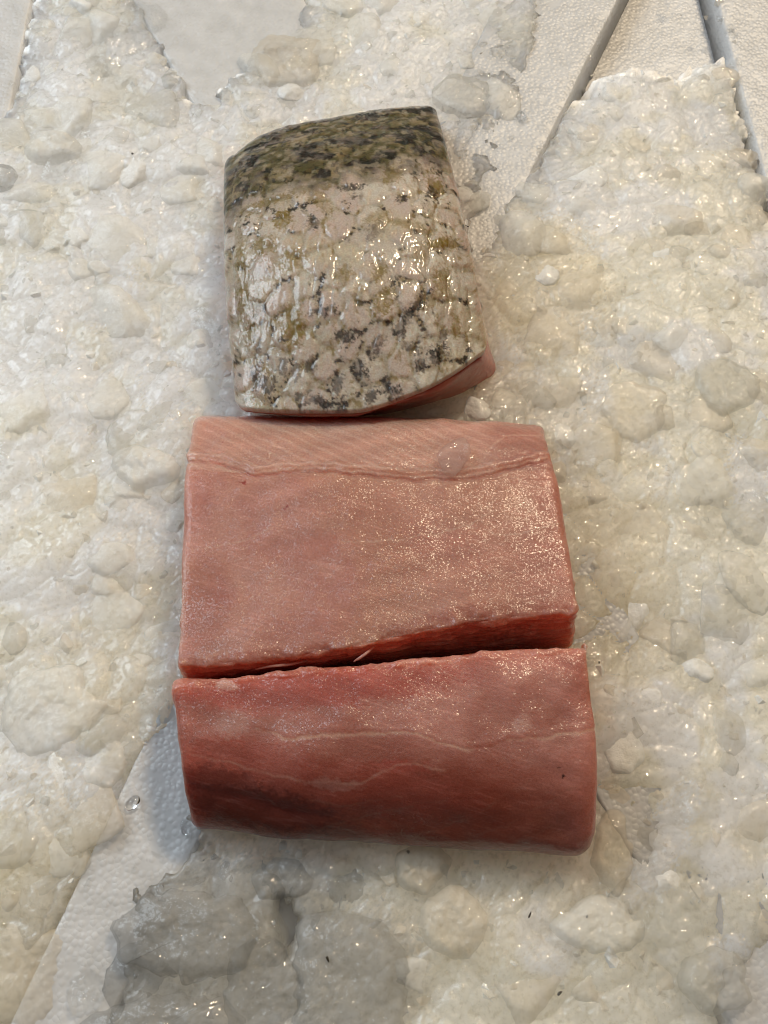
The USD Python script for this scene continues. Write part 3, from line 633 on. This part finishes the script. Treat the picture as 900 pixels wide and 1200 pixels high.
def dome(outline, hz, seed, n=72, m=26):
    """A low lump of ice over an outline (k, 2): rounded rim, uneven broken top, closed below."""
    o = np.array(outline); o = np.vstack([o, o[:1]])
    seg = np.r_[0, np.cumsum(np.linalg.norm(np.diff(o, axis=0), axis=1))]
    from scipy.interpolate import CubicSpline
    ring = CubicSpline(seg, o, bc_type='periodic')(np.linspace(0, seg[-1], n, endpoint=False))
    c = ring.mean(0); size = np.abs(ring - c).max()
    ring = ring + (np.c_[nz(np.c_[ring, ring[:, :1] * 0 + seed], 260, 1, 2), nz(np.c_[ring, ring[:, :1] * 0 + seed], 260, 2, 2)] - .5) * size * .2
    V = [np.r_[c, 0][None]]
    for k in range(1, m + 1):
        f = k / m
        V.append(np.c_[c + (ring - c) * f, np.zeros(n)])
    V = np.vstack(V); f = np.r_[0, np.repeat(np.arange(1, m + 1) / m, n)]
    q = np.c_[V[:, :2], np.full(len(V), seed * .37)]
    rise = (1 - f ** 5) ** .6
    V[:, 2] = hz * rise * (.72 + .56 * nz(q, .9 / size, 3, 2)) + rise * (nz(q, 190, 4, 3) - .5) * hz * .55 + (nz(q, 600, 5, 3) - .5) * .0009
    bottom = np.c_[ring, np.full(n, -.006)]
    N = len(V); V = np.vstack([V, bottom, [[*c, -.006]]])
    F = []
    idx = 1 + np.arange(m * n).reshape(m, n)
    F += [[0, idx[0, i], idx[0, (i + 1) % n]] for i in range(n)]
    full = np.vstack([idx, N + np.arange(n)])
    qd = np.stack([full[:-1], full[1:], np.roll(full, -1, 1)[1:], np.roll(full, -1, 1)[:-1]], -1).reshape(-1, 4)
    F = np.vstack([F, qd[:, [0, 1, 2]], qd[:, [0, 2, 3]], [[N + n, N + (i + 1) % n, N + i] for i in range(n)]])
    mm = trimesh.Trimesh(V, F, process=False)
    if mm.volume < 0: mm.invert()
    return mm
OUT = {0: [(140, 1078), (175, 1050), (240, 1046), (292, 1062), (300, 1105), (282, 1135), (240, 1150), (180, 1142), (138, 1120)],
       1: [(352, 1080), (378, 1066), (420, 1068), (455, 1092), (474, 1118), (472, 1170), (470, 1215), (350, 1212), (346, 1150)]}
for k, (px, py_, sx, sy, kind, lift, label) in enumerate(NAMED):
    c = at(px, py_, .004); rng = np.random.default_rng(int(px * 7 + py_))
    if k in OUT: ol = xy(OUT[k], .004)
    else:
        a = np.linspace(0, 2 * math.pi, 11)[:-1] + rng.uniform(-.2, .2, 10)
        rr = rng.uniform(.82, 1.1, 10)
        ol = c[:2] + np.c_[np.cos(a) * rr * sx, np.sin(a) * rr * sy] * PX / 2
    hz = min(sx, sy) * PX * (.11 if min(sx, sy) > 70 else .26)
    mm = dome(ol, hz, k + 1)
    h = bed_height(np.array([c[:2]]))[0]
    mm.apply_translation([0, 0, min(max(h, -.003), .003) + lift * .5 + .0005])
    tag(obj('ice_lump', mm, ICE[kind]), label, 'ice lump')
    taken.append((c[0], c[1], min(sx, sy) * PX * .42))
taken = np.array(taken)

# loose lumps, the larger ones each an object of its own
rng = np.random.default_rng(77)
def clear_of(P, r, f, bare, edge_in, onbare):
    return (f > r * np.where(r > .0043, .55, .12) + .0002) & ((bare > r * edge_in) | (rng.random(len(P)) < onbare))
def scatter(n, rmin, rmax, power, minsep, edge_in, onbare):
    out = []
    while len(out) < n:
        P = np.c_[rng.uniform(-.185, .185, 2000), rng.uniform(-.175, .32, 2000)]
        r = rmin + (rmax - rmin) * rng.random(2000) ** power
        h, b, f = bed_height(P, True)
        ok = clear_of(P, r, f, b, edge_in, onbare)
        for p, rr, hh, bb in zip(P[ok], r[ok], h[ok], b[ok]):
            if np.any(np.hypot(*(taken[:, :2] - p).T) < taken[:, 2] * .8 + rr * .2): continue
            if minsep and any((p[0] - o[0]) ** 2 + (p[1] - o[1]) ** 2 < ((rr + o[2]) * minsep) ** 2 for o in out): continue
            out.append((p[0], p[1], rr, hh, bb))
            if len(out) >= n: break
    return out
SHADE_ZONE = Polygon(xy([(150, 1010), (330, 1000), (440, 1050), (500, 1230), (100, 1230)]))  # area where loose ice is coloured dark in place of a cast shadow
def kind_at(x, y, u):
    if SHADE_ZONE.contains(Point(x, y)): return 'clear' if u < .2 else 'slate_shade'
    warm = sstep(-.20, .02, np.array([x * .8 - y * .75]))[0]
    if u < .10: return 'clear'
    if u < .16: return 'white'
    if u < .16 + .50 * warm: return 'beige'
    if u < .30 + .50 * warm: return 'grey'
    return 'milky'
ADJ = {'milky': 'cloudy', 'beige': 'beige', 'grey': 'greyish', 'clear': 'glassy', 'white': 'frosty', 'slate_shade': 'dark shade-grey'}
ORD = ['topmost', 'second', 'third', 'fourth', 'fifth', 'sixth', 'seventh', 'eighth', 'ninth', 'tenth', 'eleventh', 'twelfth', 'thirteenth', 'fourteenth', 'fifteenth', 'sixteenth', 'seventeenth', 'eighteenth', 'nineteenth', 'twentieth']
def pixel(p):
    d = np.asarray(p) - EYE
    return W / 2 + FPX * d[0] / (d @ FWD), H / 2 - FPX * (d @ UPV) / (d @ FWD)
def zone(px, py):
    left, right = (262, 560) if py < 490 else (215, 660) if py < 790 else (206, 698)
    row = 'scaly piece dark end' if py < 220 else 'scaly piece centre' if py < 360 else 'scaly piece lower half' if py < 490 else 'middle fillet upper half' if py < 640 else \
        'gap between fillets' if py < 800 else 'rounded fillet' if py < 1000 else None
    if py < 125: return 'along the top edge, ' + ('far left' if px < 180 else 'left' if px < 340 else 'centre' if px < 520 else 'right' if px < 700 else 'far right')
    if row is None: return 'below the rounded fillet, ' + ('far left' if px < 180 else 'left' if px < 400 else 'right' if px < 650 else 'far right')
    if px < left: return ('far left of ' if px < 105 else 'left of ') + row
    if px > right: return ('far right of ' if px > 790 else 'right of ') + row
    return 'against ' + row
loose, zones = [], {}
for x, y, r, h, b in scatter(300, .0042, .0130, 1.9, .58, .35, 0.0):
    kind = kind_at(x, y, rng.random())
    v = lump(r, 3, rng, flat=rng.uniform(.30, .5), p=rng.uniform(8, 18), planes=int(rng.integers(9, 16)), pit=.09)
    c = np.array([x, y, max(h, -.002) - r * .24])
    px, py_ = pixel(c + [0, 0, r * .4])
    if not (-15 < px < 915 and -15 < py_ < 1215): continue
    zones.setdefault(zone(px, py_), []).append(py_); loose.append((v + c, kind, zone(px, py_), py_))
for v, kind, z, py_ in loose:
    k = sorted(zones[z]).index(py_)
    label = f'{ADJ[kind]} ice lump, {ORD[min(k, 19)]} down of those {z}'.replace('topmost down', 'topmost')
    tag(obj('ice_lump', trimesh.Trimesh(v, ICO[3].faces, process=False), ICE[kind]), label, 'ice lump', 'loose lumps of crushed ice')
parts = {}
def shard(r, rng):
    """A small broken chip of ice with flat faces."""
    p = rng.normal(size=(11, 3)); p /= np.linalg.norm(p, axis=1, keepdims=True)
    p *= rng.uniform(.7, 1.1, (11, 1)) * rng.uniform(.55, 1.25, 3)
    h = trimesh.convex.convex_hull(p * r)
    h.apply_transform(trimesh.transformations.random_rotation_matrix(rng.random(3)))
    return h
for x, y, r, h, b in scatter(1800, .0010, .0042, 1.7, 0, -.6, 0.10):
    kind = kind_at(x, y, rng.random() * .9) if b > .001 or rng.random() < .15 else 'clear'
    if kind == 'milky' and rng.random() < .3: kind = 'clear'
    m = shard(r, rng); m.vertices[:, 2] *= .7
    base = h if b > .001 else max(h, -.0002)
    m.apply_translation([x, y, base - r * .22]); parts.setdefault(kind, []).append(m)
for kind, ms in parts.items():
    tag(obj('ice_crumbs', trimesh.util.concatenate(ms), ICE[kind], smooth=False), {'milky': 'scattered fine cloudy crumbs of ice between the lumps', 'beige': 'scattered fine beige crumbs of ice between the lumps', 'grey': 'scattered fine greyish crumbs of ice between the lumps',
        'slate_shade': 'scattered fine shade-grey crumbs of ice between the big grey lumps', 'clear': 'scattered fine glassy chips of ice between the lumps', 'white': 'scattered fine frosty white grains of ice between the lumps'}[kind], 'ice crumbs', kind='stuff')

# ------------------------------------------------------------------ chips on the fish, drops, dirt
def chip(px, py_, z, sx, sy, sz, mat, name, label, cat, seed, rot=0.0, sub=4, p=5):
    rng = np.random.default_rng(seed)
    v = lump(1, sub, rng, flat=1, p=p, planes=14, pit=.03); v = v / np.abs(v).max(0) * [sx * PX / 2, sy * PX / 2, sz]
    c, s = math.cos(rot), math.sin(rot); v[:, :2] = v[:, :2] @ np.array([[c, s], [-s, c]])
    v += at(px, py_, z)
    tag(obj(name, trimesh.Trimesh(v, ICO[sub].faces, process=False), mat), label, cat)
chip(532, 532, .0318, 34, 56, .0040, ICE['melting'], 'ice_chip', 'clear melting chip of ice lying on the middle fillet near its top right corner', 'ice chip', 3, -.45)
chip(610, 136, .0004, 15, 22, .002, WATER, 'water_drop', 'water drop on the bare foam rib right of the scaly piece', 'water drop', 4, -.1, 3, 3)
chip(215, 966, .0012, 13, 24, .002, WATER, 'water_drop', 'water drop on the foam rib at the lower left corner of the rounded fillet', 'water drop', 5, 0, 3, 3)
chip(152, 943, .0012, 22, 20, .002, WATER, 'water_drop', 'water drop beside the upper edge of the foam rib at lower left', 'water drop', 6, 0, 3, 3)
chip(548, 263, .006, 12, 18, .002, WATER, 'water_drop', 'water drop against the right side of the scaly piece', 'water drop', 7, .3, 3, 3)
for k, (px, py_, z, sx, sy, rot, label) in enumerate([
    (384, 1124, .0075, 5, 11, .4, 'dark speck of dirt lying on the big rounded grey lump of ice'),
    (688, 1074, .004, 5, 6, 0, 'round brown speck of dirt below the right end of the rounded fillet'),
    (656, 1164, .004, 12, 5, .5, 'thin black speck of dirt near the bottom edge, right of centre'),
    (621, 1072, .004, 4, 12, -.4, 'thin brown speck of dirt left of the round brown speck'),
    (702, 776, .004, 3, 6, 0, 'tiny dark speck of dirt right of the gap between the two fillets'),
    (478, 998, .003, 7, 7, 0, 'dark green speck of dirt under the lower edge of the rounded fillet'),
    (155, 180, .004, 7, 6, 0, 'grey speck of dirt in the ice at upper left'),
    (280, 186, .021, 7, 7, 0, 'black scrap of skin at the upper left corner of the scaly piece')]):
    chip(px, py_, z, sx * .55, sy * .6, .0005, DIRT, 'dirt_speck', label, 'dirt speck', 40 + k, rot, 2, 6)
